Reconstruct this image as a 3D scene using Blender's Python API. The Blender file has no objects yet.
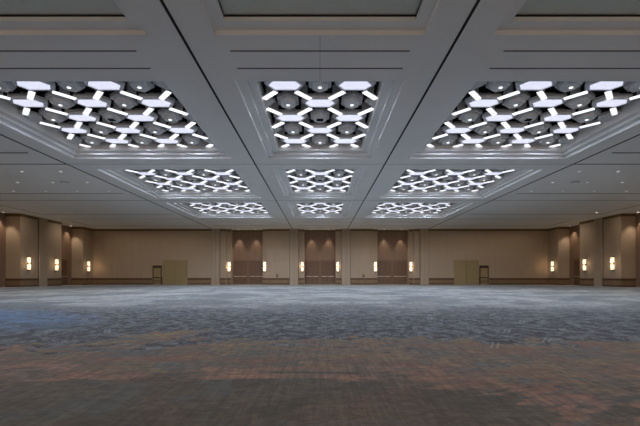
import bpy, bmesh, math, random
from mathutils import Vector, Matrix
random.seed(7)
scene = bpy.context.scene
COL = scene.collection
EYE = 0.94
SOF = EYE + 6.0            # soffit height
FARY, SIDEX, BACKY = 46.4, 28.5, -6.0
F = 371.0

# ------------------------------------------------------------ materials
def srgb(r, g, b):
    def c(v):
        v /= 255.0
        return v / 12.92 if v <= 0.04045 else ((v + 0.055) / 1.055) ** 2.4
    return (c(r), c(g), c(b), 1.0)

def mat(name, color, rough=0.7, metallic=0.0, spec=0.3, emit=None, strength=0.0,
        noise=0.0, nscale=(3, 3, 3), bump=0.0):
    m = bpy.data.materials.new(name); m.use_nodes = True
    nt = m.node_tree; N = nt.nodes; L = nt.links
    b = N['Principled BSDF']
    b.inputs['Base Color'].default_value = color
    b.inputs['Roughness'].default_value = rough
    b.inputs['Metallic'].default_value = metallic
    b.inputs['Specular IOR Level'].default_value = spec
    if emit:
        b.inputs['Emission Color'].default_value = emit
        b.inputs['Emission Strength'].default_value = strength
    if noise > 0:
        tc = N.new('ShaderNodeTexCoord'); mp = N.new('ShaderNodeMapping')
        mp.inputs['Scale'].default_value = nscale
        nz = N.new('ShaderNodeTexNoise'); nz.inputs['Scale'].default_value = 1.0
        nz.inputs['Detail'].default_value = 4.0
        hsv = N.new('ShaderNodeHueSaturation'); hsv.inputs['Color'].default_value = color
        mr = N.new('ShaderNodeMapRange')
        mr.inputs['From Min'].default_value = 0.25; mr.inputs['From Max'].default_value = 0.75
        mr.inputs['To Min'].default_value = 1 - noise; mr.inputs['To Max'].default_value = 1 + noise
        L.new(tc.outputs['Object'], mp.inputs['Vector']); L.new(mp.outputs[0], nz.inputs['Vector'])
        L.new(nz.outputs['Fac'], mr.inputs['Value']); L.new(mr.outputs[0], hsv.inputs['Value'])
        L.new(hsv.outputs[0], b.inputs['Base Color'])
        if bump:
            bp = N.new('ShaderNodeBump'); bp.inputs['Strength'].default_value = bump
            L.new(nz.outputs['Fac'], bp.inputs['Height']); L.new(bp.outputs[0], b.inputs['Normal'])
    return m

M = {}
M['ceil'] = mat('ceiling_paint', (0.80, 0.80, 0.805, 1), 0.85, noise=0.03, nscale=(0.5, 0.5, 0.5))
M['ceil_panel'] = mat('ceiling_panel', (0.62, 0.66, 0.63, 1), 0.85, noise=0.03)
M['joint'] = mat('dark_joint', (0.02, 0.02, 0.022, 1), 0.9)
M['joint_soft'] = mat('soft_joint', (0.22, 0.22, 0.22, 1), 0.9)
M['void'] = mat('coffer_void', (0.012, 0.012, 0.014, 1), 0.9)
M['pan'] = mat('grey_pan', (0.60, 0.60, 0.62, 1), 0.5, spec=0.4)
M['pan2'] = mat('grey_pan_light', (0.72, 0.72, 0.74, 1), 0.45, spec=0.5)
M['panel_glow'] = mat('panel_glow', (0.8, 0.8, 0.85, 1), 0.6, emit=(0.80, 0.82, 1.0, 1), strength=0.83)
M['bar_glow'] = mat('bar_glow', (0.8, 0.8, 0.85, 1), 0.6, emit=(0.92, 0.93, 1.0, 1), strength=1.2)
M['lamp_glow'] = mat('lamp_glow', (0.9, 0.9, 0.9, 1), 0.6, emit=(1.0, 1.0, 1.0, 1), strength=1.6)
M['lamp_warm'] = mat('lamp_warm', (0.9, 0.9, 0.9, 1), 0.6, emit=(1.0, 0.88, 0.72, 1), strength=3.0)
M['lamp_dim'] = mat('lamp_dim', (0.9, 0.9, 0.9, 1), 0.6, emit=(1.0, 0.95, 0.88, 1), strength=0.6)
M['sconce_glow'] = mat('sconce_glow', (0.9, 0.85, 0.75, 1), 0.6, emit=(1.0, 0.80, 0.52, 1), strength=1.15)
M['bronze'] = mat('bronze', (0.16, 0.11, 0.07, 1), 0.4, 0.7)
M['steel'] = mat('steel', (0.50, 0.45, 0.37, 1), 0.35, 0.85)
M['beige_door'] = mat('beige_door', srgb(150, 130, 92), 0.6, noise=0.04)
M['pilaster'] = mat('pilaster_fabric', srgb(168, 148, 126), 0.85, noise=0.04, nscale=(9, 9, 0.4))
M['cornice'] = mat('cornice_wood', srgb(112, 88, 50), 0.5, noise=0.1, nscale=(1, 1, 6))
M['rail'] = mat('rail_wood', srgb(92, 64, 46), 0.45, noise=0.12, nscale=(0.8, 0.8, 12))
M['wainscot'] = mat('wainscot_wood', srgb(128, 104, 76), 0.5, noise=0.12, nscale=(3, 3, 0.8))
M['base'] = mat('baseboard_wood', srgb(86, 62, 44), 0.5, noise=0.1)
M['door'] = mat('door_wood', srgb(102, 77, 57), 0.45, noise=0.14, nscale=(9, 9, 0.7))
M['frame'] = mat('door_frame_wood', srgb(116, 88, 64), 0.45, noise=0.1, nscale=(5, 5, 0.7))
M['dark_frame'] = mat('dark_frame', srgb(72, 54, 36), 0.5, noise=0.1)  # dark wood of frames, also the painted shadow strips beside pilasters
M['plate'] = mat('plate', srgb(120, 105, 85), 0.5)

def seam_mat(name, color, period, noise, nscale, seam=0.82, rough=0.8):
    m = mat(name, color, rough, noise=noise, nscale=nscale)
    nt = m.node_tree; N = nt.nodes; L = nt.links; b = N['Principled BSDF']
    src = b.inputs['Base Color'].links[0].from_socket
    tc = N.new('ShaderNodeTexCoord'); sp = N.new('ShaderNodeSeparateXYZ')
    L.new(tc.outputs['Object'], sp.inputs[0])
    ad = N.new('ShaderNodeMath'); ad.operation = 'ADD'
    L.new(sp.outputs[0], ad.inputs[0]); L.new(sp.outputs[1], ad.inputs[1])
    pp = N.new('ShaderNodeMath'); pp.operation = 'PINGPONG'; pp.inputs[1].default_value = period / 2
    L.new(ad.outputs[0], pp.inputs[0])
    lt = N.new('ShaderNodeMath'); lt.operation = 'LESS_THAN'; lt.inputs[1].default_value = 0.012
    L.new(pp.outputs[0], lt.inputs[0])
    mx = N.new('ShaderNodeMix'); mx.data_type = 'RGBA'; mx.blend_type = 'MULTIPLY'
    mx.inputs['B'].default_value = (seam, seam, seam, 1)
    L.new(lt.outputs[0], mx.inputs['Factor']); L.new(src, mx.inputs['A'])
    L.new(mx.outputs['Result'], b.inputs['Base Color'])
    return m
M['wall'] = seam_mat('wall_fabric', srgb(168, 147, 124), 1.2, 0.05, (8, 8, 0.5))
M['wood'] = seam_mat('wood_panel', srgb(124, 98, 78), 1.0, 0.12, (7, 7, 0.6), 0.7, 0.5)

def carpet():
    m = bpy.data.materials.new('patterned_carpet'); m.use_nodes = True
    nt = m.node_tree; N = nt.nodes; L = nt.links; b = N['Principled BSDF']
    b.inputs['Roughness'].default_value = 1.0
    b.inputs['Specular IOR Level'].default_value = 0.05
    b.inputs['Sheen Weight'].default_value = 0.12
    b.inputs['Sheen Roughness'].default_value = 0.6
    tc = N.new('ShaderNodeTexCoord'); P = tc.outputs['Object']
    def mapped(scale, loc=(0, 0, 0), rot=0.0):
        mp = N.new('ShaderNodeMapping'); mp.inputs['Scale'].default_value = scale
        mp.inputs['Location'].default_value = loc; mp.inputs['Rotation'].default_value = (0, 0, rot)
        L.new(P, mp.inputs['Vector']); return mp.outputs[0]
    def noise(scale, loc=(0, 0, 0), detail=5.0, dist=0.0, rough=0.55, rot=0.0):
        n = N.new('ShaderNodeTexNoise'); n.inputs['Scale'].default_value = 1.0
        n.inputs['Detail'].default_value = detail; n.inputs['Distortion'].default_value = dist
        n.inputs['Roughness'].default_value = rough
        L.new(mapped(scale, loc, rot), n.inputs['Vector']); return n.outputs['Fac']
    def math_(op, a, c=None, d=None):
        n = N.new('ShaderNodeMath'); n.operation = op
        for i, v in enumerate((a, c, d)):
            if v is None: continue
            if isinstance(v, (int, float)): n.inputs[i].default_value = v
            else: L.new(v, n.inputs[i])
        return n.outputs[0]
    def smooth(v, lo, hi):
        n = N.new('ShaderNodeMapRange'); n.interpolation_type = 'SMOOTHSTEP'
        n.inputs['From Min'].default_value = lo; n.inputs['From Max'].default_value = hi
        L.new(v, n.inputs['Value']); return n.outputs[0]
    def mix(fac, a, c, mode='MIX'):
        n = N.new('ShaderNodeMix'); n.data_type = 'RGBA'; n.blend_type = mode
        for key, v in (('Factor', fac), ('A', a), ('B', c)):
            if isinstance(v, (int, float)): n.inputs[key].default_value = v
            elif isinstance(v, tuple): n.inputs[key].default_value = v
            else: L.new(v, n.inputs[key])
        return n.outputs['Result']
    sp = N.new('ShaderNodeSeparateXYZ'); L.new(P, sp.inputs[0]); X, Y = sp.outputs[0], sp.outputs[1]
    # far grey-blue field
    far = mix(smooth(noise((0.30, 0.30, 1), (3, 2, 0), 8, 0.4, 0.65), 0.42, 0.58), srgb(92, 95, 94), srgb(138, 139, 134))
    far = mix(math_('MULTIPLY', smooth(noise((1.6, 1.2, 1), (9, 1, 0), 8, rough=0.75), 0.5, 0.60), 0.7), far, srgb(66, 76, 86))
    far = mix(math_('MULTIPLY', smooth(noise((0.5, 0.4, 1), (1, 7, 0), 4), 0.52, 0.7), 0.5), far, srgb(122, 116, 104))
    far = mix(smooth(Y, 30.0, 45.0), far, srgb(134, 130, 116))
    # blue patch on the left of the field
    dx = math_('MULTIPLY', math_('ADD', X, 8.0), 0.3); dy = math_('MULTIPLY', math_('SUBTRACT', math_('ADD', Y, math_('MULTIPLY', X, 0.35)), 5.7), 0.5)
    rr = math_('ADD', math_('MULTIPLY', dx, dx), math_('MULTIPLY', dy, dy))
    bl = math_('SUBTRACT', 1.0, smooth(math_('ADD', rr, math_('MULTIPLY', noise((0.8, 1.6, 1)), 1.2)), 0.7, 2.0))
    # charcoal band
    wob = math_('MULTIPLY', math_('SUBTRACT', noise((0.45, 0.5, 1), (5, 5, 0), 9, 0.8, 0.65), 0.5), 10.0)
    wob = math_('ADD', wob, math_('MULTIPLY', math_('SUBTRACT', noise((3.0, 3.0, 1), (7, 3, 0), 6, 0.5, 0.7), 0.5), 3.0))
    yy = math_('ADD', Y, wob)
    dark = mix(smooth(noise((4.0, 3.0, 1), (2, 0, 0), 8, 0.8, 0.78), 0.44, 0.56), srgb(40, 45, 54), srgb(104, 110, 112))
    dark = mix(smooth(noise((5.0, 3.5, 1), (12, 0, 0), 6, 1.2, 0.75), 0.53, 0.57), dark, srgb(18, 21, 27))
    col = mix(smooth(yy, 8.5, 14.0), dark, far)
    col = mix(math_('MULTIPLY', math_('MULTIPLY', bl, smooth(noise((3.5, 2.2, 1), (17, 5, 0), 7, 0.5, 0.75), 0.40, 0.54)), 0.8), col, srgb(84, 116, 150))
    # brown field
    tan = mix(smooth(noise((1.1, 2.4, 1), (4, 4, 0), 9, 0.8, 0.72), 0.44, 0.56), srgb(90, 83, 72), srgb(118, 97, 72))
    tan = mix(smooth(noise((0.8, 1.8, 1), (8, 2, 0), 9, 0.8, 0.7), 0.50, 0.56), tan, srgb(112, 82, 64))
    tan = mix(math_('MULTIPLY', smooth(noise((0.8, 1.6, 1), (1, 11, 0), 9, 0.8, 0.7), 0.53, 0.58), 0.85), tan, srgb(84, 88, 88))
    tan = mix(math_('MULTIPLY', smooth(noise((1.8, 5.0, 1), (21, 3, 0), 8, 1.0, 0.75), 0.62, 0.65), 0.85), tan, srgb(40, 44, 46))
    tan = mix(math_('MULTIPLY', smooth(math_('ADD', noise((1.5, 2.4, 1), (41, 9, 0), 8, 0.8, 0.7), math_('MULTIPLY', math_('SUBTRACT', Y, 5.3), 0.05)), 0.56, 0.60), 0.7), tan, srgb(132, 114, 66))
    olive = mix(smooth(noise((1.1, 1.6, 1), (6, 6, 0), 9, 0.3, 0.7), 0.42, 0.58), srgb(70, 63, 49), srgb(84, 75, 61))
    olive = mix(math_('MULTIPLY', smooth(noise((1.3, 1.2, 1), (14, 3, 0), 9, 0.4, 0.7), 0.50, 0.58), 0.7), olive, srgb(72, 78, 74))
    olive = mix(math_('MULTIPLY', smooth(noise((0.9, 0.6, 1), (2, 18, 0), 5, 0.4), 0.52, 0.7), 0.45), olive, srgb(118, 84, 66))
    wob2 = math_('MULTIPLY', math_('SUBTRACT', noise((0.4, 0.9, 1), (15, 9, 0), 9, 0.8, 0.65), 0.5), 6.5)
    wob2 = math_('ADD', wob2, math_('MULTIPLY', smooth(X, 0.5, 2.0), 0.8))
    near = mix(smooth(math_('ADD', Y, wob2), 3.35, 3.75), olive, tan)
    # a pale rust rim along the olive edge
    ed = math_('ABSOLUTE', math_('SUBTRACT', math_('ADD', Y, wob2), 3.75))
    rim = math_('MULTIPLY', math_('SUBTRACT', 1.0, smooth(ed, 0.02, 0.42)), smooth(noise((1.0, 2.4, 1), (31, 2, 0), 5), 0.40, 0.56))
    near = mix(math_('MULTIPLY', rim, 0.7), near, srgb(142, 102, 84))
    col = mix(smooth(math_('ADD', Y, math_('MULTIPLY', wob, 0.75)), 5.3, 5.6), near, col)
    fn = mix(smooth(noise((9, 14, 1), (3, 8, 0), 5, 0.6, 0.75), 0.38, 0.62), (0.72, 0.72, 0.72, 1), (1.22, 1.22, 1.22, 1))
    col = mix(1.0, col, fn, 'MULTIPLY')
    # woven streaks
    st = noise((24, 1.6, 1), (0, 0, 0), 5, 0.3, 0.75, 0.06)
    st2 = noise((5, 60, 1), (0, 0, 0), 3, 0.0, 0.7, 0.05)
    stm = N.new('ShaderNodeMapRange'); stm.inputs['From Min'].default_value = 0.3; stm.inputs['From Max'].default_value = 0.7
    stm.inputs['To Min'].default_value = 0.5; stm.inputs['To Max'].default_value = 1.5
    L.new(math_('ADD', math_('MULTIPLY', st, 0.8), math_('MULTIPLY', st2, 0.2)), stm.inputs['Value'])
    cb = N.new('ShaderNodeCombineColor')
    for i in range(3): L.new(stm.outputs[0], cb.inputs[i])
    col = mix(1.0, col, cb.outputs[0], 'MULTIPLY')
    # paired light strokes woven into the charcoal band
    marks = [(107, 331, .04), (492, 315, .12), (522, 322, .0), (507, 331, .05), (563, 330, -.14), (495, 345, .04), (547, 340, .1), (50, 331, .14), (85, 319, .12), (430, 318, .05)]
    tot = None
    for (px, py, lean) in marks:
        d = py - 277.0; y0 = F * EYE / d; x0 = (px - 320) / d * EYE
        a = -math.atan2(x0, y0) - lean
        sx = math_('SUBTRACT', X, x0); sy = math_('SUBTRACT', Y, y0)
        u = math_('ADD', math_('MULTIPLY', sx, math.cos(a)), math_('MULTIPLY', sy, math.sin(a)))
        v = math_('SUBTRACT', math_('MULTIPLY', sy, math.cos(a)), math_('MULTIPLY', sx, math.sin(a)))
        mu = math_('LESS_THAN', math_('ABSOLUTE', math_('SUBTRACT', math_('ABSOLUTE', u), 0.034)), 0.013)
        mv = math_('LESS_THAN', math_('ABSOLUTE', v), 0.24)
        k = math_('MULTIPLY', mu, mv)
        tot = k if tot is None else math_('MAXIMUM', tot, k)
    col = mix(math_('MULTIPLY', tot, 0.5), col, srgb(150, 150, 140))
    L.new(col, b.inputs['Base Color'])
    bp = N.new('ShaderNodeBump'); bp.inputs['Strength'].default_value = 0.25; bp.inputs['Distance'].default_value = 0.01
    L.new(st, bp.inputs['Height']); L.new(bp.outputs[0], b.inputs['Normal'])
    return m
M['carpet'] = carpet()

# ------------------------------------------------------------ mesh helpers
def bbox(bm, x0, x1, y0, y1, z0, z1):
    if x0 > x1: x0, x1 = x1, x0
    if y0 > y1: y0, y1 = y1, y0
    v = [bm.verts.new(p) for p in ((x0,y0,z0),(x1,y0,z0),(x1,y1,z0),(x0,y1,z0),(x0,y0,z1),(x1,y0,z1),(x1,y1,z1),(x0,y1,z1))]
    for f in ((0,3,2,1),(4,5,6,7),(0,1,5,4),(1,2,6,5),(2,3,7,6),(3,0,4,7)):
        bm.faces.new([v[i] for i in f])

def loft(bm, rings, cap0=True, cap1=True):
    R = [[bm.verts.new(p) for p in r] for r in rings]
    for a, b in zip(R, R[1:]):
        n = len(a)
        for i in range(n):
            bm.faces.new((a[i], a[(i+1) % n], b[(i+1) % n], b[i]))
    if cap0: bm.faces.new(list(reversed(R[0])))
    if cap1: bm.faces.new(R[-1])

def mesh_of(name, bm, m):
    bmesh.ops.recalc_face_normals(bm, faces=bm.faces[:])
    me = bpy.data.meshes.new(name); bm.to_mesh(me); bm.free()
    me.materials.append(m); return me

def obj(name, bm_or_me, m=None, parent=None, loc=None, bevel=0.0):
    me = bm_or_me if isinstance(bm_or_me, bpy.types.Mesh) else mesh_of(name, bm_or_me, m)
    o = bpy.data.objects.new(name, me); COL.objects.link(o)
    if parent is not None: o.parent = parent
    if loc is not None: o.location = loc
    if bevel:
        md = o.modifiers.new('bevel', 'BEVEL'); md.width = bevel; md.segments = 2; md.limit_method = 'ANGLE'
    return o

def tag(o, label, cat, group=None):
    o['label'] = label; o['category'] = cat
    if group: o['group'] = group
    return o

def thing(name, loc, label, cat, group=None, rz=0.0):
    o = bpy.data.objects.new(name, None); COL.objects.link(o)
    o.empty_display_size = 0.1; o.location = loc; o.rotation_euler = (0, 0, rz)
    return tag(o, label, cat, group)

def struct(name, bm, m, label=None, bevel=0.0):
    o = obj(name, bm, m, bevel=bevel); o['kind'] = 'structure'
    if label: o['label'] = label
    return o

def boxes(*bs):
    bm = bmesh.new()
    for b in bs: bbox(bm, *b)
    return bm

def spot(name, parent, loc, power, size_deg, color, blend=1.0, radius=0.06, rot=(0, 0, 0)):
    l = bpy.data.lights.new(name, 'SPOT'); l.energy = power; l.spot_size = math.radians(size_deg)
    l.spot_blend = blend; l.color = color; l.shadow_soft_size = radius
    o = bpy.data.objects.new(name, l); COL.objects.link(o); o.parent = parent; o.location = loc
    o.rotation_euler = rot
    return o

ORD = ['first', 'second', 'third', 'fourth', 'fifth', 'sixth', 'seventh', 'eighth', 'ninth', 'tenth', 'eleventh', 'twelfth']

# ------------------------------------------------------------ coffer layout
PITCH = 9.3
ROWY = [15.05, 24.45, 33.8]
S1, S2, HL, HB = 0.125, 0.235, 0.45, 0.80     # step heights, lattice, backing
INS = 0.27
lit = []    # (name words, cx, cy, half x, half y)
ROWN = ['nearest', 'middle', 'farthest']
for r, cy in enumerate(ROWY):
    lit.append((f'{ROWN[r]} left coffer', -8.45, cy, 4.0, 3.76, r))
    lit.append((f'{ROWN[r]} centre coffer', 0.0, cy, 2.6, 3.76, r))
    lit.append((f'{ROWN[r]} right coffer', 8.45, cy, 4.0, 3.76, r))
plain = [(-8.55, 5.75, 4.27, 3.45), (0.0, 5.75, 2.6, 3.45), (8.55, 5.75, 4.27, 3.45)]

# floor
f = struct('floor', boxes((-SIDEX-1.6, SIDEX+1.6, BACKY-0.5, FARY+1.3, -0.1, 0.0)), M['carpet'])

# ceiling soffit with openings and stepped trays
bm = bmesh.new()
opens = [(c[1]-c[3], c[1]+c[3], c[2]-c[4], c[2]+c[4]) for c in lit] + [(c[0]-c[2], c[0]+c[2], c[1]-c[3], c[1]+c[3]) for c in plain]
xs = sorted({-SIDEX-1.6, SIDEX+1.6} | {v for o in opens for v in o[:2]})
ys = sorted({BACKY-0.5, FARY+1.3} | {v for o in opens for v in o[2:]})
for i in range(len(xs)-1):
    for j in range(len(ys)-1):
        cx, cy = (xs[i]+xs[i+1])/2, (ys[j]+ys[j+1])/2
        if any(a < cx < b and c < cy < d for a, b, c, d in opens): continue
        v = [bm.verts.new(p) for p in ((xs[i], ys[j], SOF), (xs[i], ys[j+1], SOF), (xs[i+1], ys[j+1], SOF), (xs[i+1], ys[j], SOF))]
        bm.faces.new(v)
def ring(cx, cy, hx, hy, z):
    return [(cx-hx, cy-hy, z), (cx+hx, cy-hy, z), (cx+hx, cy+hy, z), (cx-hx, cy+hy, z)]
for (n, cx, cy, hx, hy, r) in lit:
    loft(bm, [ring(cx, cy, hx, hy, SOF), ring(cx, cy, hx, hy, SOF+S1), ring(cx, cy, hx-INS, hy-INS, SOF+S1),
              ring(cx, cy, hx-INS, hy-INS, SOF+S2), ring(cx, cy, hx-2*INS, hy-2*INS, SOF+S2), ring(cx, cy, hx-2*INS, hy-2*INS, SOF+HB)], False, False)
for (cx, cy, hx, hy) in plain:
    loft(bm, [ring(cx, cy, hx, hy, SOF), ring(cx, cy, hx, hy, SOF+S1), ring(cx, cy, hx-0.3, hy-0.33, SOF+S1),
              ring(cx, cy, hx-0.3, hy-0.33, SOF+0.30)], False, True)
bmesh.ops.remove_doubles(bm, verts=bm.verts[:], dist=1e-4)
ceil = struct('ceiling', bm, M['ceil'])

# dark backing above each lattice, and flat panelled backs of the plain coffers
tn = 0
def trim(bm, m, label=None, bevel=0.0):
    global tn
    tn += 1
    return struct(f'trim_{tn}', bm, m, label, bevel)
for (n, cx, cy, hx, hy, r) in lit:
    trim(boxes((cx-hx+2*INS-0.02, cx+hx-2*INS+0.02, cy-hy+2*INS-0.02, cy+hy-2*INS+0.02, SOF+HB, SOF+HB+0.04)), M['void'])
for (cx, cy, hx, hy) in plain:
    ix, iy = hx-0.3, hy-0.33
    bs = [(cx-ix+0.04, cx+ix-0.04, cy-iy+0.05, cy+iy-0.05, SOF+0.255, SOF+0.295)]
    trim(boxes(*bs), M['ceil_panel'])
    g = 0.012
    trim(boxes((cx-ix, cx+ix, cy+iy-g, cy+iy, SOF+0.222, SOF+0.262), (cx-ix, cx+ix, cy-iy, cy-iy+g, SOF+0.222, SOF+0.262),
               (cx-ix, cx-ix+g, cy-iy, cy+iy, SOF+0.222, SOF+0.262), (cx+ix-g, cx+ix, cy-iy, cy+iy, SOF+0.222, SOF+0.262)), M['joint'])
    px0, px1, py0, py1 = cx-ix+0.3, cx+ix-0.3, cy-iy+0.38, cy+iy-0.38
    cuts = [px0, -1.2, 1.2, px1] if hx < 3 else [px0 + k*(px1-px0)/4 for k in range(5)]
    for k in range(len(cuts)-1):
        for q in range(2):
            y0 = py0 + q*(py1-py0)/2; y1 = py0 + (q+1)*(py1-py0)/2
            p = boxes((cuts[k]+0.04, cuts[k+1]-0.04, y0+0.03, y1-0.03, SOF+0.243, SOF+0.26))
            trim(p, M['ceil_panel'])

# ------------------------------------------------------------ ceiling joints and airwall tracks
T = 0.012
def strip(x0, x1, y0, y1, m=None, t=T):
    return trim(boxes((x0, x1, y0, y1, SOF-t, SOF+0.01)), m or M['joint'])
for X in (-3.44, 3.44):
    strip(X-0.035, X+0.035, BACKY, FARY-0.1)
for X in (-13.45, 13.45):
    strip(X-0.045, X+0.045, BACKY, FARY-0.1)
strip(-0.005, 0.005, 9.25, 11.25, M['joint_soft'], 0.004)
for yj in (19.72, 29.05, 38.3):
    w = 0.03 if yj < 20 else 0.045
    strip(-13.4, 13.4, yj-w/2, yj+w/2, M['joint_soft'], 0.006)
    for s in (-1, 1):
        strip(s*13.5, s*26.3, yj-0.05, yj+0.05, M['joint'] if yj < 20 else M['joint_soft'], 0.006)

# ceiling line diffusers (things)
def slot(x0, x1, y, w, label, group):
    cx = (x0+x1)/2; hx = abs(x1-x0)/2
    t = thing('slot_diffuser', (cx, y, SOF), label, 'air diffuser', group)
    obj('slot', boxes((-hx, hx, -w/2, w/2, -0.012, 0.01)), M['joint'], t)
    obj('frame', boxes((-hx-0.01, hx+0.01, -w/2-0.008, -w/2, -0.013, 0.01), (-hx-0.01, hx+0.01, w/2, w/2+0.008, -0.013, 0.01)), M['ceil'], t)
    return t
def wash(parent, length, along_y, tilt, power):  # area light added in a dark slot to brighten the wall
    l = bpy.data.lights.new('wall_wash_lamp', 'AREA'); l.shape = 'RECTANGLE'
    l.size = 0.06 if along_y else length; l.size_y = length if along_y else 0.06
    l.energy = power; l.color = (1.0, 0.88, 0.74); l.spread = math.radians(120)
    o = bpy.data.objects.new('wall_wash_lamp', l); COL.objects.link(o); o.parent = parent
    o.location = (0, 0, -0.03); o.rotation_euler = (0, tilt, 0) if along_y else (tilt, 0, 0)
for side, a, b in (('left', -12.2, -4.87), ('centre', -2.38, 2.38), ('right', 4.87, 12.2)):
    for y, which in ((9.83, 'nearer the unlit coffer'), (10.65, 'nearer the lit coffer')):
        slot(a, b, y, 0.055, f'long thin black slot diffuser in the {side} ceiling bay, the one {which}', 'slot diffusers before the lit coffers')
for side, s in (('left', -1), ('right', 1)):
    for y, w, lab in ((17.9, 0.13, 'nearest'), (26.6, 0.12, 'second nearest'), (35.5, 0.12, 'third nearest'), (43.3, 0.1, 'farthest')):
        x1 = 26.5 if y > 30 else 25.5
        t = slot(s*14.1, s*x1, y, w, f'{lab} dark slot diffuser across the {side} side ceiling beyond the coffers', 'slot diffusers over the room sides')
        if y > 40: wash(t, abs(x1-14.1), False, math.radians(28), 44)
    for y0, y1, lab in ((3.1, 7.6, 'fifth'), (12.4, 16.9, 'fourth'), (21.7, 26.2, 'third'), (31.0, 35.5, 'second'), (39.5, 43.3, 'farthest')):
        t = thing('slot_diffuser', (s*26.65, (y0+y1)/2, SOF), f'{lab} slot diffuser from the far end running along the {side} wall', 'air diffuser', 'slot diffusers along the side walls')
        h = (y1-y0)/2
        obj('slot', boxes((-0.07, 0.07, -h, h, -0.012, 0.01)), M['joint'], t)
        obj('frame', boxes((-0.1, -0.07, -h, h, -0.016, 0.01), (0.07, 0.1, -h, h, -0.016, 0.01)), M['ceil'], t)
        wash(t, 2*h, True, -s*math.radians(34), 20)
for side, a, b in (('left', -12.4, -4.7), ('centre', -2.5, 2.5), ('right', 4.7, 12.4)):
    for y, lab in ((40.4, 'nearer'), (43.2, 'farther')):
        t = slot(a, b, y, 0.1, f'{lab} slot diffuser of the {side} bay between last coffer and far wall', 'slot diffusers before the far wall')
        if y > 43: wash(t, b-a, False, math.radians(28), 3.2*(b-a))

# small round downlights in the side ceilings
def disc(bm, r, z0, z1, n=16, cx=0, cy=0):
    loft(bm, [[(cx+r*math.cos(2*math.pi*k/n), cy+r*math.sin(2*math.pi*k/n), z) for k in range(n)] for z in (z0, z1)])
bmr = bmesh.new(); disc(bmr, 0.105, -0.014, 0.01); me_ring = mesh_of('trim_ring', bmr, M['pan2'])
bml = bmesh.new(); disc(bml, 0.075, -0.02, -0.010); me_lens_dim = mesh_of('lens', bml, M['lamp_dim'])
bml = bmesh.new(); disc(bml, 0.08, -0.02, -0.010); me_lens = mesh_of('lens', bml, M['lamp_warm'])
def downlight(x, y, label, group, lens):
    t = thing('downlight', (x, y, SOF), label, 'ceiling light', group)
    obj('trim_ring', me_ring, parent=t); obj('lens', lens, parent=t)
    return t
CN = ['column beside the coffers', 'second column from the coffers', 'third column from the coffers', 'column nearest the side wall']
for side, s in (('left', -1), ('right', 1)):
    for j, y in enumerate((21.1, 23.5, 25.9)):
        for i, x in enumerate((14.75, 16.95, 19.15, 21.4)):
            t = downlight(s*x, y, f'small dim round downlight over the {side} side, {ORD[j]} row, {CN[i]}', 'small downlights in the side ceilings', me_lens_dim)
            spot('lamp', t, (0, 0, -0.03), 130, 150, (1, 0.90, 0.78))
    t = thing('ceiling_speaker', (s*16.1, 23.4, SOF), f'dark round ceiling grille among the {side} side downlights', 'ceiling grille', 'ceiling grilles in the side bays')
    b_ = bmesh.new(); disc(b_, 0.24, -0.012, 0.01, 20); obj('grille', b_, M['joint_soft'], t)
    b_ = bmesh.new(); disc(b_, 0.18, -0.018, -0.010, 20); obj('rim', b_, M['pan'], t)
dl = downlight(25.7, 34.45, 'bright downlight in the right ceiling beside the slot diffuser corner', 'bright perimeter downlights', me_lens)
spot('lamp', dl, (0, 0, -0.03), 60, 90, (1, 0.86, 0.7))

# unseen ceiling lamps added behind the camera, to warm and brighten the near end
b_ = bmesh.new(); disc(b_, 0.26, -0.05, 0.01, 24); me_rear = mesh_of('housing', b_, M['pan2'])
b_ = bmesh.new(); disc(b_, 0.22, -0.06, -0.045, 24); me_rearl = mesh_of('diffuser', b_, M['lamp_warm'])
for j, y in enumerate((-0.8, -4.0)):
    for i, x in enumerate((-22, -16, -8.5, 0, 8.5, 16, 22)):
        t = thing('ceiling_lamp', (x, y, SOF), f'round warm ceiling lamp over the rear of the hall, {ORD[j]} row back, {ORD[i]} from left', 'ceiling light', 'warm lamps over the rear of the hall')
        obj('housing', me_rear, parent=t); obj('diffuser', me_rearl, parent=t)
        spot('lamp', t, (0, 0, -0.08), 95, 165, (1, 0.84, 0.66), radius=0.2)

# ------------------------------------------------------------ coffer lattice fixtures
LZ = SOF + HL
def hexring(w, fl, h, z):      # points left/right: tips at +-w, flats +-fl at +-h
    return [(-w, 0, z), (-fl, -h, z), (fl, -h, z), (w, 0, z), (fl, h, z), (-fl, h, z)]
def vhex(w, h, hs, z):         # points near/far
    return [(0, -h, z), (w, -hs, z), (w, hs, z), (0, h, z), (-w, hs, z), (-w, -hs, z)]
def rim_bm(filled=False):
    bm = bmesh.new()
    loft(bm, [hexring(0.70, 0.44, 0.41, 0.16), hexring(0.70, 0.44, 0.41, 0.06), hexring(0.63, 0.41, 0.36, 0.0),
              hexring(0.545, 0.355, 0.275, 0.0), hexring(0.545, 0.355, 0.275, 0.03)], True, True)
    bbox(bm, -0.2, 0.2, -0.12, 0.12, 0.155, HB-HL)
    return bm
me_rim = mesh_of('housing', rim_bm(), M['pan2'])
b_ = bmesh.new(); loft(b_, [hexring(0.54, 0.35, 0.27, 0.028), hexring(0.54, 0.35, 0.27, -0.004)]); me_diff = mesh_of('diffuser', b_, M['panel_glow'])
b_ = bmesh.new()
loft(b_, [vhex(0.38, 0.56, 0.28, 0.19), vhex(0.38, 0.56, 0.28, 0.08), vhex(0.35, 0.52, 0.26, 0.05), vhex(0.31, 0.42, 0.21, 0.05)])
bbox(b_, -0.18, 0.18, -0.18, 0.18, 0.185, HB-HL)
M['pan_dark'] = mat('pan_dark', (0.5, 0.5, 0.52, 1), 0.5)
me_pan = mesh_of('pan', b_, M['pan_dark'])
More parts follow.
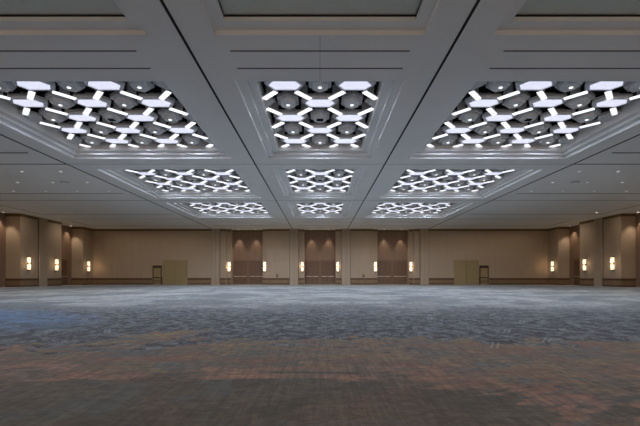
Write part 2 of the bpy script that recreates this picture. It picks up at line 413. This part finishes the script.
b_ = bmesh.new(); loft(b_, [vhex(0.27, 0.40, 0.20, 0.052), vhex(0.25, 0.37, 0.185, -0.06), vhex(0.20, 0.30, 0.15, -0.075)]); me_bowl = mesh_of('baffle', b_, M['pan2'])
b_ = bmesh.new(); disc(b_, 0.06, -0.087, -0.073, 14); me_dot = mesh_of('lamp', b_, M['lamp_glow'])
b_ = bmesh.new()
for k in range(5): bbox(b_, -0.13, 0.13, -0.10+k*0.05-0.012, -0.10+k*0.05+0.012, -0.087, -0.073)
me_louv = mesh_of('louvre', b_, M['joint'])
bar_cache = {}
def bar_meshes(L_, st=0.0):
    key = (round(L_, 3), round(st, 3))
    if key not in bar_cache:
        h = L_/2
        w2 = 0.05 if st else 0.14
        b1 = boxes((-h-0.012, h+0.012, -0.105, 0.105, -0.012, -0.003), (st-w2, st+w2, -0.07, 0.07, -0.004, HB-HL))
        b2 = boxes((-h, h, -0.088, 0.088, -0.045, -0.010))
        bar_cache[key] = (mesh_of('channel', b1, M['pan']), mesh_of('diffuser', b2, M['bar_glow']))
    return bar_cache[key]
edge_cache = {}
AX, AY = 1.185, 1.28
POWER = {0: 185, 1: 195, 2: 200}
for (name, cx, cy, hx, hy, r) in lit:
    ix, iy = hx-2*INS, hy-2*INS
    nc = 3 if hx > 3 else 1
    wide = hx > 3
    for j in range(-2, 3):
        cols = [i for i in range(-4, 5) if abs(i)*AX < ix - 0.5]
        # lattice parity: lit panels sit where (i+j) is even on wide coffers, j=0 has +-1 columns
        litc = [i for i in cols if (i + j) % 2 == 1] if True else []
        dotc = [i for i in cols if (i + j) % 2 == 0]
        for q, i in enumerate(litc):
            t = thing('hexagonal_light_panel', (cx+i*AX, cy+j*AY, LZ),
                      f'glowing long hexagonal light panel, {ORD[j+2]} row of the {name}, ' + (['the only one' ] if len(litc) == 1 else [['left one', 'right one'], ['left one', 'middle one', 'right one']][len(litc)-2])[q],
                      'light panel', 'glowing hexagonal panels of the ' + name)
            obj('housing', me_rim, parent=t); obj('diffuser', me_diff, parent=t)
        for q, i in enumerate(dotc):
            pos = ('the only one' if len(dotc) == 1 else (['left one', 'right one'] if len(dotc) == 2 else ['left one', 'middle one', 'right one'])[q])
            if i == 0 and j == 0:
                t = thing('hexagonal_vent', (cx, cy, LZ), f'unlit grey hexagonal ceiling vent at the heart of the {name}', 'vent', 'hexagonal vents in the coffers')
                obj('pan', me_pan, parent=t); obj('baffle', me_bowl, parent=t); obj('louvre', me_louv, parent=t)
                continue
            t = thing('hexagonal_downlight', (cx+i*AX, cy+j*AY, LZ),
                      f'grey hexagonal downlight with a bright dot, {ORD[j+2]} row of {name}, {pos}',
                      'ceiling light', 'hexagonal downlights of the ' + name)
            obj('pan', me_pan, parent=t); obj('baffle', me_bowl, parent=t); obj('lamp', me_dot, parent=t)
            spot('spot_lamp', t, (0, 0, -0.11), POWER[r], 175, (0.72, 0.81, 1.0), 0.4)
        # clipped grey hexagons at the coffer sides
        for s in (-1, 1):
            i = s * (3 if wide else 2)
            if (i + j) % 2 == 1:
                key = (s, wide)
                if key not in edge_cache:
                    b_ = bmesh.new()
                    loft(b_, [hexring(0.72, 0.44, 0.40, 0.16), hexring(0.72, 0.44, 0.40, 0.07), hexring(0.60, 0.38, 0.32, 0.0)])
                    lim = ix - abs(i)*AX - 0.003
                    bmesh.ops.bisect_plane(b_, geom=b_.verts[:]+b_.edges[:]+b_.faces[:], plane_co=(s*lim, 0, 0), plane_no=(s, 0, 0), clear_outer=True)
                    bmesh.ops.holes_fill(b_, edges=b_.edges[:])
                    edge_cache[key] = mesh_of('hexagonal_edge_panel', b_, M['pan'])
                o = obj('hexagonal_edge_panel', edge_cache[key], loc=(cx+i*AX, cy+j*AY, LZ))
                tag(o, f'cut off unlit grey hexagon against the {"left" if s < 0 else "right"} side of the {name}, {ORD[j+2]} row', 'ceiling panel', 'cut off hexagons of the ' + name)
    # diagonal light bars
    nb = 3 if wide else 2
    for j in range(-3, 3):
        seq = []
        for i in range(-nb, nb):
            # the two lit corners of this lattice square
            up = ((i + j) % 2 == 1)
            p0 = Vector((i*AX, j*AY)) if up else Vector((i*AX, (j+1)*AY))
            p1 = Vector(((i+1)*AX, (j+1)*AY)) if up else Vector(((i+1)*AX, j*AY))
            a, b = 0.30, 0.70
            A, B = p0.lerp(p1, a), p0.lerp(p1, b)
            mx, my = ix+0.05, iy+0.05
            # clip to the coffer
            d = B - A; t0, t1 = 0.0, 1.0
            for k, lim in ((0, mx), (1, my)):
                for sg in (-1, 1):
                    va, vd = sg*A[k], sg*d[k]
                    if abs(vd) < 1e-9: continue
                    tt = (lim - va) / vd
                    if vd > 0: t1 = min(t1, tt)
                    else: t0 = max(t0, tt)
            if t1 - t0 < 0.12: continue
            A, B = A + d*t0, A + d*t1
            seq.append((A, B, up, t0 > 0))
        for q, (A, B, up, clipA) in enumerate(seq):
            c = (A+B)/2; L_ = (B-A).length; ang = math.atan2((B-A).y, (B-A).x)
            t = thing('light_bar', (cx+c.x, cy+c.y, LZ),
                      f'bright diagonal light bar, {ORD[q]} from left in the {ORD[j+3]} line of bars, {name}', 'light bar',
                      'diagonal light bars of the ' + name, ang)
            ch, df = bar_meshes(L_, 0.0 if L_ > 0.6 else ((-L_/2+0.11) if clipA else (L_/2-0.11)))
            obj('channel', ch, parent=t); obj('diffuser', df, parent=t)

# ------------------------------------------------------------ walls
WT = 0.3
BAYX = (-9.2, 0.0, 9.2)
OP, IN, D1, D2 = 2.57, 1.97, 0.35, 1.0
ZT = SOF
bm = bmesh.new()
faces = [(-SIDEX, -9.2-OP), (-9.2+OP, -OP), (OP, 9.2-OP), (9.2+OP, SIDEX)]
for a, b in faces: bbox(bm, a, b, FARY, FARY+1.3, 0, ZT)
for c in BAYX:
    for s in (-1, 1):
        bbox(bm, c+s*IN, c+s*OP, FARY+D1, FARY+1.3, 0, ZT)
wf = struct('wall_far', bm, M['wall'])
for k, c in enumerate(BAYX):
    trim(boxes((c-IN, c+IN, FARY+D2, FARY+1.3, 3.12, ZT)), M['wood'])
    # wood band right under the ceiling
    trim(boxes((c-IN, c+IN, FARY+D2-0.03, FARY+D2, 3.05, 3.14)), M['frame'])

def SX(s): return 28.37 if s < 0 else 28.5
SIDE_C = [42.55 - 9.3*k for k in range(6)]
def side_wall(s, nm):
    bm = bmesh.new(); y = FARY + 1.3
    edges = [FARY+1.3]
    for c in SIDE_C: edges += [c+1.85, c-1.85]
    edges += [BACKY-0.3]
    for k in range(0, len(edges), 2):
        bbox(bm, s*SX(s), s*(SX(s)+1.6), edges[k+1], edges[k], 0, ZT)
    for c in SIDE_C:
        bbox(bm, s*(SX(s)+1.4), s*(SX(s)+1.6), c-1.85, c+1.85, 3.1, ZT)
    struct('wall_'+nm, bm, M['wall'])
    for c in SIDE_C:
        trim(boxes((s*(SX(s)+1.36), s*(SX(s)+1.4), c-1.85, c+1.85, 3.0, ZT)), M['wood'])
        trim(boxes((s*(SX(s)+1.36), s*(SX(s)+1.6), c-1.85, c-0.95, 0, 3.0), (s*(SX(s)+1.36), s*(SX(s)+1.6), c+0.95, c+1.85, 0, 3.0)), M['wood'])
side_wall(-1, 'left'); side_wall(1, 'right')
struct('wall_back', boxes((-SIDEX, SIDEX, BACKY-0.3, BACKY, 0, ZT)), M['wall'])

# pilasters
PIL = 0.515
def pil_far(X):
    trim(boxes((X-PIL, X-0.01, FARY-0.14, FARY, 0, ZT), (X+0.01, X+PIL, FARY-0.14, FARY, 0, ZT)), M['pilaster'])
    trim(boxes((X-PIL-0.05, X-PIL, FARY-0.02, FARY, 0, ZT), (X+PIL, X+PIL+0.05, FARY-0.02, FARY, 0, ZT), (X-0.01, X+0.01, FARY-0.10, FARY, 0, ZT)), M['dark_frame'])  # outer strips are dark to paint shadow along the pilaster edges
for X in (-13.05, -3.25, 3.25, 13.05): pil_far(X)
PY = [37.9 - 9.3*k for k in range(5)]
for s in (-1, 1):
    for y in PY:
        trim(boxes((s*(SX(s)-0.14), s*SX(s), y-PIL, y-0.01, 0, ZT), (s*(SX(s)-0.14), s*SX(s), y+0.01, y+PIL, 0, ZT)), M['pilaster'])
        trim(boxes(*[(s*(SX(s)-0.02), s*SX(s), p, q, 0, ZT) for p, q in ((y-PIL-0.07, y-PIL), (y+PIL, y+PIL+0.07))]), M['dark_frame'])  # dark strips standing in for shadow at the pilaster edges

# cornice, chair rail, wainscot and baseboard runs, broken at pilasters and doors
def cut(a, b, gaps):
    out = []; cur = a
    for g0, g1 in sorted(gaps):
        if g1 <= cur or g0 >= b: continue
        if g0 > cur: out.append((cur, g0))
        cur = max(cur, g1)
    if cur < b: out.append((cur, b))
    return out
RZ0, RZ1 = 0.60, 0.80
def run_far(a, b, y, low_gaps=(), all_gaps=()):
    lows = cut(a, b, list(low_gaps)+list(all_gaps)); tops = cut(a, b, list(all_gaps))
    trim(boxes(*[(p, q, y-0.05, y, ZT-0.26, ZT) for p, q in tops]), M['cornice'])
    trim(boxes(*[(p, q, y-0.045, y, RZ0, RZ1) for p, q in lows]), M['rail'])
    trim(boxes(*[(p, q, y-0.02, y, 0.14, RZ0) for p, q in lows]), M['wainscot'])
    return [(p, q, y-0.03, y, 0, 0.14) for p, q in lows]
bb = []
PG = [(X-PIL, X+PIL) for X in (-13.05, -3.25, 3.25, 13.05)]
DG = [(-21.0, -19.8), (-19.65, -16.55), (16.75, 19.85), (19.95, 21.15)]
for a, b in faces: bb += run_far(a, b, FARY, DG, PG)
for c in BAYX:
    for s in (-1, 1):
        x0, x1 = sorted((c+s*IN, c+s*OP))
        bb += run_far(x0, x1, FARY+D1)
    trim(boxes((c-IN, c+IN, FARY+D2-0.05, FARY+D2, ZT-0.26, ZT)), M['cornice'])
struct('baseboard_far', boxes(*bb), M['base'])
for s, nm in ((-1, 'left'), (1, 'right')):
    x = s*SX(s); bb = []
    segs = []; top = FARY
    for c in SIDE_C: segs.append((c+1.85, top)); top = c-1.85
    segs.append((BACKY, top))
    for a, b in segs:
        pg = [(y-PIL, y+PIL) for y in PY]
        pieces = cut(a, b, pg)
        trim(boxes(*[(x, x-s*0.05, p, q, ZT-0.26, ZT) for p, q in pieces]), M['cornice'])
        trim(boxes(*[(x, x-s*0.045, p, q, RZ0, RZ1) for p, q in pieces]), M['rail'])
        trim(boxes(*[(x, x-s*0.02, p, q, 0.14, RZ0) for p, q in pieces]), M['wainscot'])
        bb += [(x, x-s*0.03, p, q, 0, 0.14) for p, q in pieces]
    for c in SIDE_C:      # the recess sides
        for e, sg in ((c+1.85, -1), (c-1.85, 1)):
            x2 = s*(SX(s)+1.36)
            trim(boxes((x, x2, e, e+sg*0.05, ZT-0.26, ZT)), M['cornice'])
            trim(boxes((x, x2, e, e+sg*0.045, RZ0, RZ1)), M['rail'])
            trim(boxes((x, x2, e, e+sg*0.02, 0.14, RZ0)), M['wainscot'])
            bb += [(x, x2, e, e+sg*0.03, 0, 0.14)]
    struct('baseboard_'+nm, boxes(*bb), M['base'])

# ------------------------------------------------------------ doors
dn = 0
def new_door(loc, rz, label):
    global dn
    dn += 1
    o = bpy.data.objects.new(f'door_{dn}', None); COL.objects.link(o)
    o.location = loc; o.rotation_euler = (0, 0, rz); o['kind'] = 'structure'; o['label'] = label
    o.empty_display_size = 0.1
    return o
def double_door(loc, rz, label, w=1.8, h=2.95, depth=0.3):
    """local frame: opening centred on x, room towards -y"""
    d = new_door(loc, rz, label)
    hw = w/2
    obj('door_frame', boxes((-hw-0.07, -hw+0.03, -0.05, depth, 0, h+0.10), (hw-0.03, hw+0.07, -0.05, depth, 0, h+0.10), (-hw+0.03, hw-0.03, -0.05, depth, h, h+0.10)), M['frame'], d)
    for s in (-1, 1):
        a, b = sorted((s*0.012, s*(hw-0.04)))
        bm = boxes((a, b, 0.0, 0.055, 0.012, h-0.01))
        # raised vertical stiles and two panels
        bbox(bm, a, a+0.11, -0.012, 0.0, 0.012, h-0.01); bbox(bm, b-0.11, b, -0.012, 0.0, 0.012, h-0.01)
        bbox(bm, a+0.11, b-0.11, -0.012, 0.0, h-0.15, h-0.01); bbox(bm, a+0.11, b-0.11, -0.012, 0.0, 0.012, 0.28)
        bbox(bm, (a+b)/2-0.04, (a+b)/2+0.04, -0.012, 0.0, 1.2, h-0.15)
        leaf = obj('leaf', bm, M['door'], d)
        obj('push_bar', boxes((a+0.06, b-0.06, -0.105, -0.065, 0.98, 1.06), (a+0.06, a+0.13, -0.065, -0.008, 0.97, 1.07), (b-0.13, b-0.06, -0.065, -0.008, 0.97, 1.07)), M['steel'], leaf)
        obj('kick_plate', boxes((a+0.02, b-0.02, -0.018, -0.011, 0.05, 0.30)), M['bronze'], leaf)
    obj('back_panel', boxes((-hw-0.06, hw+0.06, 0.06, depth, 0, h+0.1)), M['dark_frame'], d)
    return d
for k, c in enumerate(BAYX):
    bay = ('left', 'centre', 'right')[k]
    for s, hand in ((-1, 'left'), (1, 'right')):
        double_door((c+s*1.0, FARY+D2, 0), 0, f'brown wooden double door, {hand} one in the {bay} recess of far wall')
    trim(boxes((c-0.10, c+0.10, FARY+D2-0.08, FARY+1.3, 0, 3.05)), M['frame'])
    trim(boxes(*[(c+s*1.93, c+s*1.99, FARY+D2-0.02, FARY+1.3, 0, 3.12) for s in (-1, 1)]), M['frame'])
for s, nm in ((-1, 'left'), (1, 'right')):
    for k, c in enumerate(SIDE_C):
        # room side faces -x on the right wall: local -y -> world -s*x
        double_door((s*(SX(s)+1.30), c, 0), math.radians(-90*s), f'dark wooden double door in {ORD[k]} recess from far end of the {nm} wall', w=1.76, h=2.85, depth=0.28)

# service doors and beige storage panels on the far wall
def service_door(x, nm):
    d = new_door((x, FARY-0.001, 0), 0, f'narrow door in dark frame beside the beige panel on the {nm} of far wall')
    hw, h = 0.46, 2.32
    obj('door_frame', boxes((-hw-0.10, -hw, -0.07, 0, 0, h+0.06), (hw, hw+0.10, -0.07, 0, 0, h+0.06), (-hw, hw, -0.07, 0, h-0.26, h+0.06)), M['dark_frame'], d)
    leaf = obj('leaf', boxes((-hw, hw, -0.035, 0, 0.62, h-0.26), (-hw, hw, -0.035, 0, 0.012, 0.14)), M['beige_door'], d)
    obj('crossbar', boxes((-hw, hw, -0.06, -0.03, 0.78, 0.92)), M['dark_frame'], leaf)
    obj('lower_panel', boxes((-hw, hw, -0.04, -0.0, 0.14, 0.62)), M['wainscot'], leaf)
    obj('handle', boxes((hw-0.12, hw-0.06, -0.09, -0.035, 1.0, 1.12)), M['steel'], leaf)
service_door(-20.35, 'left'); service_door(20.5, 'right')
def beige(x0, x1, nm):
    d = new_door(((x0+x1)/2, FARY-0.001, 0), 0, f'large blank beige storage door panel on the {nm} of far wall')
    hw, h = (x1-x0)/2, 2.98
    for s in (-1, 1):
        a, b = sorted((s*0.012, s*hw))
        leaf = obj('leaf', boxes((a, b, -0.06, 0, 0.01, h)), M['beige_door'], d)
        obj('pull', boxes((s*0.10-0.02, s*0.10+0.02, -0.08, -0.058, 0.95, 1.15)), M['plate'], leaf)
    obj('door_frame', boxes((-hw-0.05, -hw, -0.075, 0, 0, h+0.05), (hw, hw+0.05, -0.075, 0, 0, h+0.05), (-hw, hw, -0.075, 0, h, h+0.05)), M['beige_door'], d)
beige(-19.6, -16.6, 'left'); beige(16.8, 19.8, 'right')

# wall controls
def control(x, z, label, w=0.13, h=0.2):
    t = thing('wall_control', (x, FARY, z), label, 'wall control', 'wall controls on the far wall')
    obj('plate', boxes((-w, w, -0.03, 0, -h, h)), M['bronze'], t, bevel=0.008)
    obj('button', boxes((-0.05, 0.05, -0.045, -0.03, -0.08, 0.08)), M['plate'], t)
control(-5.35, 1.09, 'small dark control plate on far wall right of the left recess')
control(5.45, 1.09, 'small dark control plate on far wall left of the right recess')

# ------------------------------------------------------------ sconces
def sconce_meshes():
    back = boxes((-0.10, 0.10, -0.05, 0, -0.70, 0.70))
    shade = boxes((-0.135, 0.135, -0.20, -0.045, -0.24, 0.24))
    cap = boxes((-0.15, 0.15, -0.215, -0.03, -0.02, 0.02))
    fin = boxes((-0.05, 0.05, -0.14, -0.04, -0.05, 0.05))
    return (mesh_of('back_plate', back, M['bronze']), mesh_of('lamp_shade', shade, M['sconce_glow']), mesh_of('band', cap, M['bronze']), mesh_of('finial', fin, M['bronze']))
SM = sconce_meshes()
def sconce(loc, rz, label):
    t = thing('wall_sconce', loc, label, 'wall lamp', 'two-tier sconces on the walls', rz)
    obj('back_plate', SM[0], parent=t)
    for z in (0.345, -0.345): obj('lamp_shade', SM[1], parent=t, loc=(0, 0, z))
    for z in (0.608, 0.0, -0.608): obj('band', SM[2], parent=t, loc=(0, 0, z))
    obj('finial', SM[3], parent=t, loc=(0, 0, -0.70))
    pl = bpy.data.lights.new('bulb', 'POINT'); pl.energy = 15; pl.color = (1, 0.72, 0.42); pl.shadow_soft_size = 0.06
    po = bpy.data.objects.new('bulb', pl); COL.objects.link(po); po.parent = t; po.location = (0, -0.30, 0)
    return t
for k, c in enumerate(BAYX):
    bay = ('left', 'centre', 'right')[k]
    for s, hand in ((-1, 'left'), (1, 'right')):
        sconce((c+s*2.23, FARY+D1, 2.25), 0, f'glowing two-tier sconce at the {hand} edge of the {bay} far recess')
for s, nm in ((-1, 'left'), (1, 'right')):
    for k, c in enumerate(SIDE_C):
        for sg, e in ((1, 'far'), (-1, 'near')):
            sconce((s*SX(s), c+sg*2.75, 2.25), math.radians(-90*s), f'glowing two-tier sconce on the {nm} wall at {e} edge of {ORD[k]} recess from far end')

for i, x in enumerate((-24, -17, -10.5, -3.5, 3.5, 10.5, 17, 24)):  # unseen sconces added with strong bulbs, to light the coffer risers warmly
    t = sconce((x, BACKY, 2.25), math.pi, f'glowing two-tier sconce on the wall behind the camera, {ORD[i]} from the left wall')
    for ch in t.children:
        if ch.type == 'LIGHT': ch.data.energy = 230; ch.data.color = (1, 0.84, 0.68); ch.data.shadow_soft_size = 0.15

# ------------------------------------------------------------ recess downlights
for k, c in enumerate(BAYX):
    bay = ('left', 'centre', 'right')[k]
    for s, hand in ((-1, 'left'), (1, 'right')):
        t = downlight(c+s*1.08, FARY+0.45, f'{hand} small bright downlight above the doors of the {bay} far recess', 'bright perimeter downlights', me_lens)
        spot('lamp', t, (0, 0, -0.03), 330, 52, (1, 0.88, 0.75), 0.5, 0.03)
for s, nm in ((-1, 'left'), (1, 'right')):
    for k, c in enumerate(SIDE_C[:4]):
        for sg, e in ((1.05, 'farther'), (-1.05, 'nearer')):
            t = downlight(s*(SX(s)+0.9), c+sg, f'{e} bright downlight in the {ORD[k]} recess from far end of {nm} wall', 'bright perimeter downlights', me_lens)
            spot('lamp', t, (0, 0, -0.03), 230, 75, (1, 0.86, 0.70), 0.6, 0.03)

# ------------------------------------------------------------ world, camera, view
w = bpy.data.worlds.new('world'); scene.world = w; w.use_nodes = True
w.node_tree.nodes['Background'].inputs[0].default_value = (0.02, 0.02, 0.02, 1)
cam = bpy.data.cameras.new('camera'); co = bpy.data.objects.new('camera', cam); COL.objects.link(co)
co.location = (0, 0, EYE); co.rotation_euler = (math.radians(90), 0, 0)
cam.sensor_width = 36; cam.lens = F/640*36; cam.shift_y = 0.1; cam.clip_end = 200
scene.camera = co
scene.view_settings.view_transform = 'Standard'; scene.view_settings.look = 'None'
scene.view_settings.gamma = 1; scene.view_settings.use_curve_mapping = False
scene.view_settings.exposure = 0.0
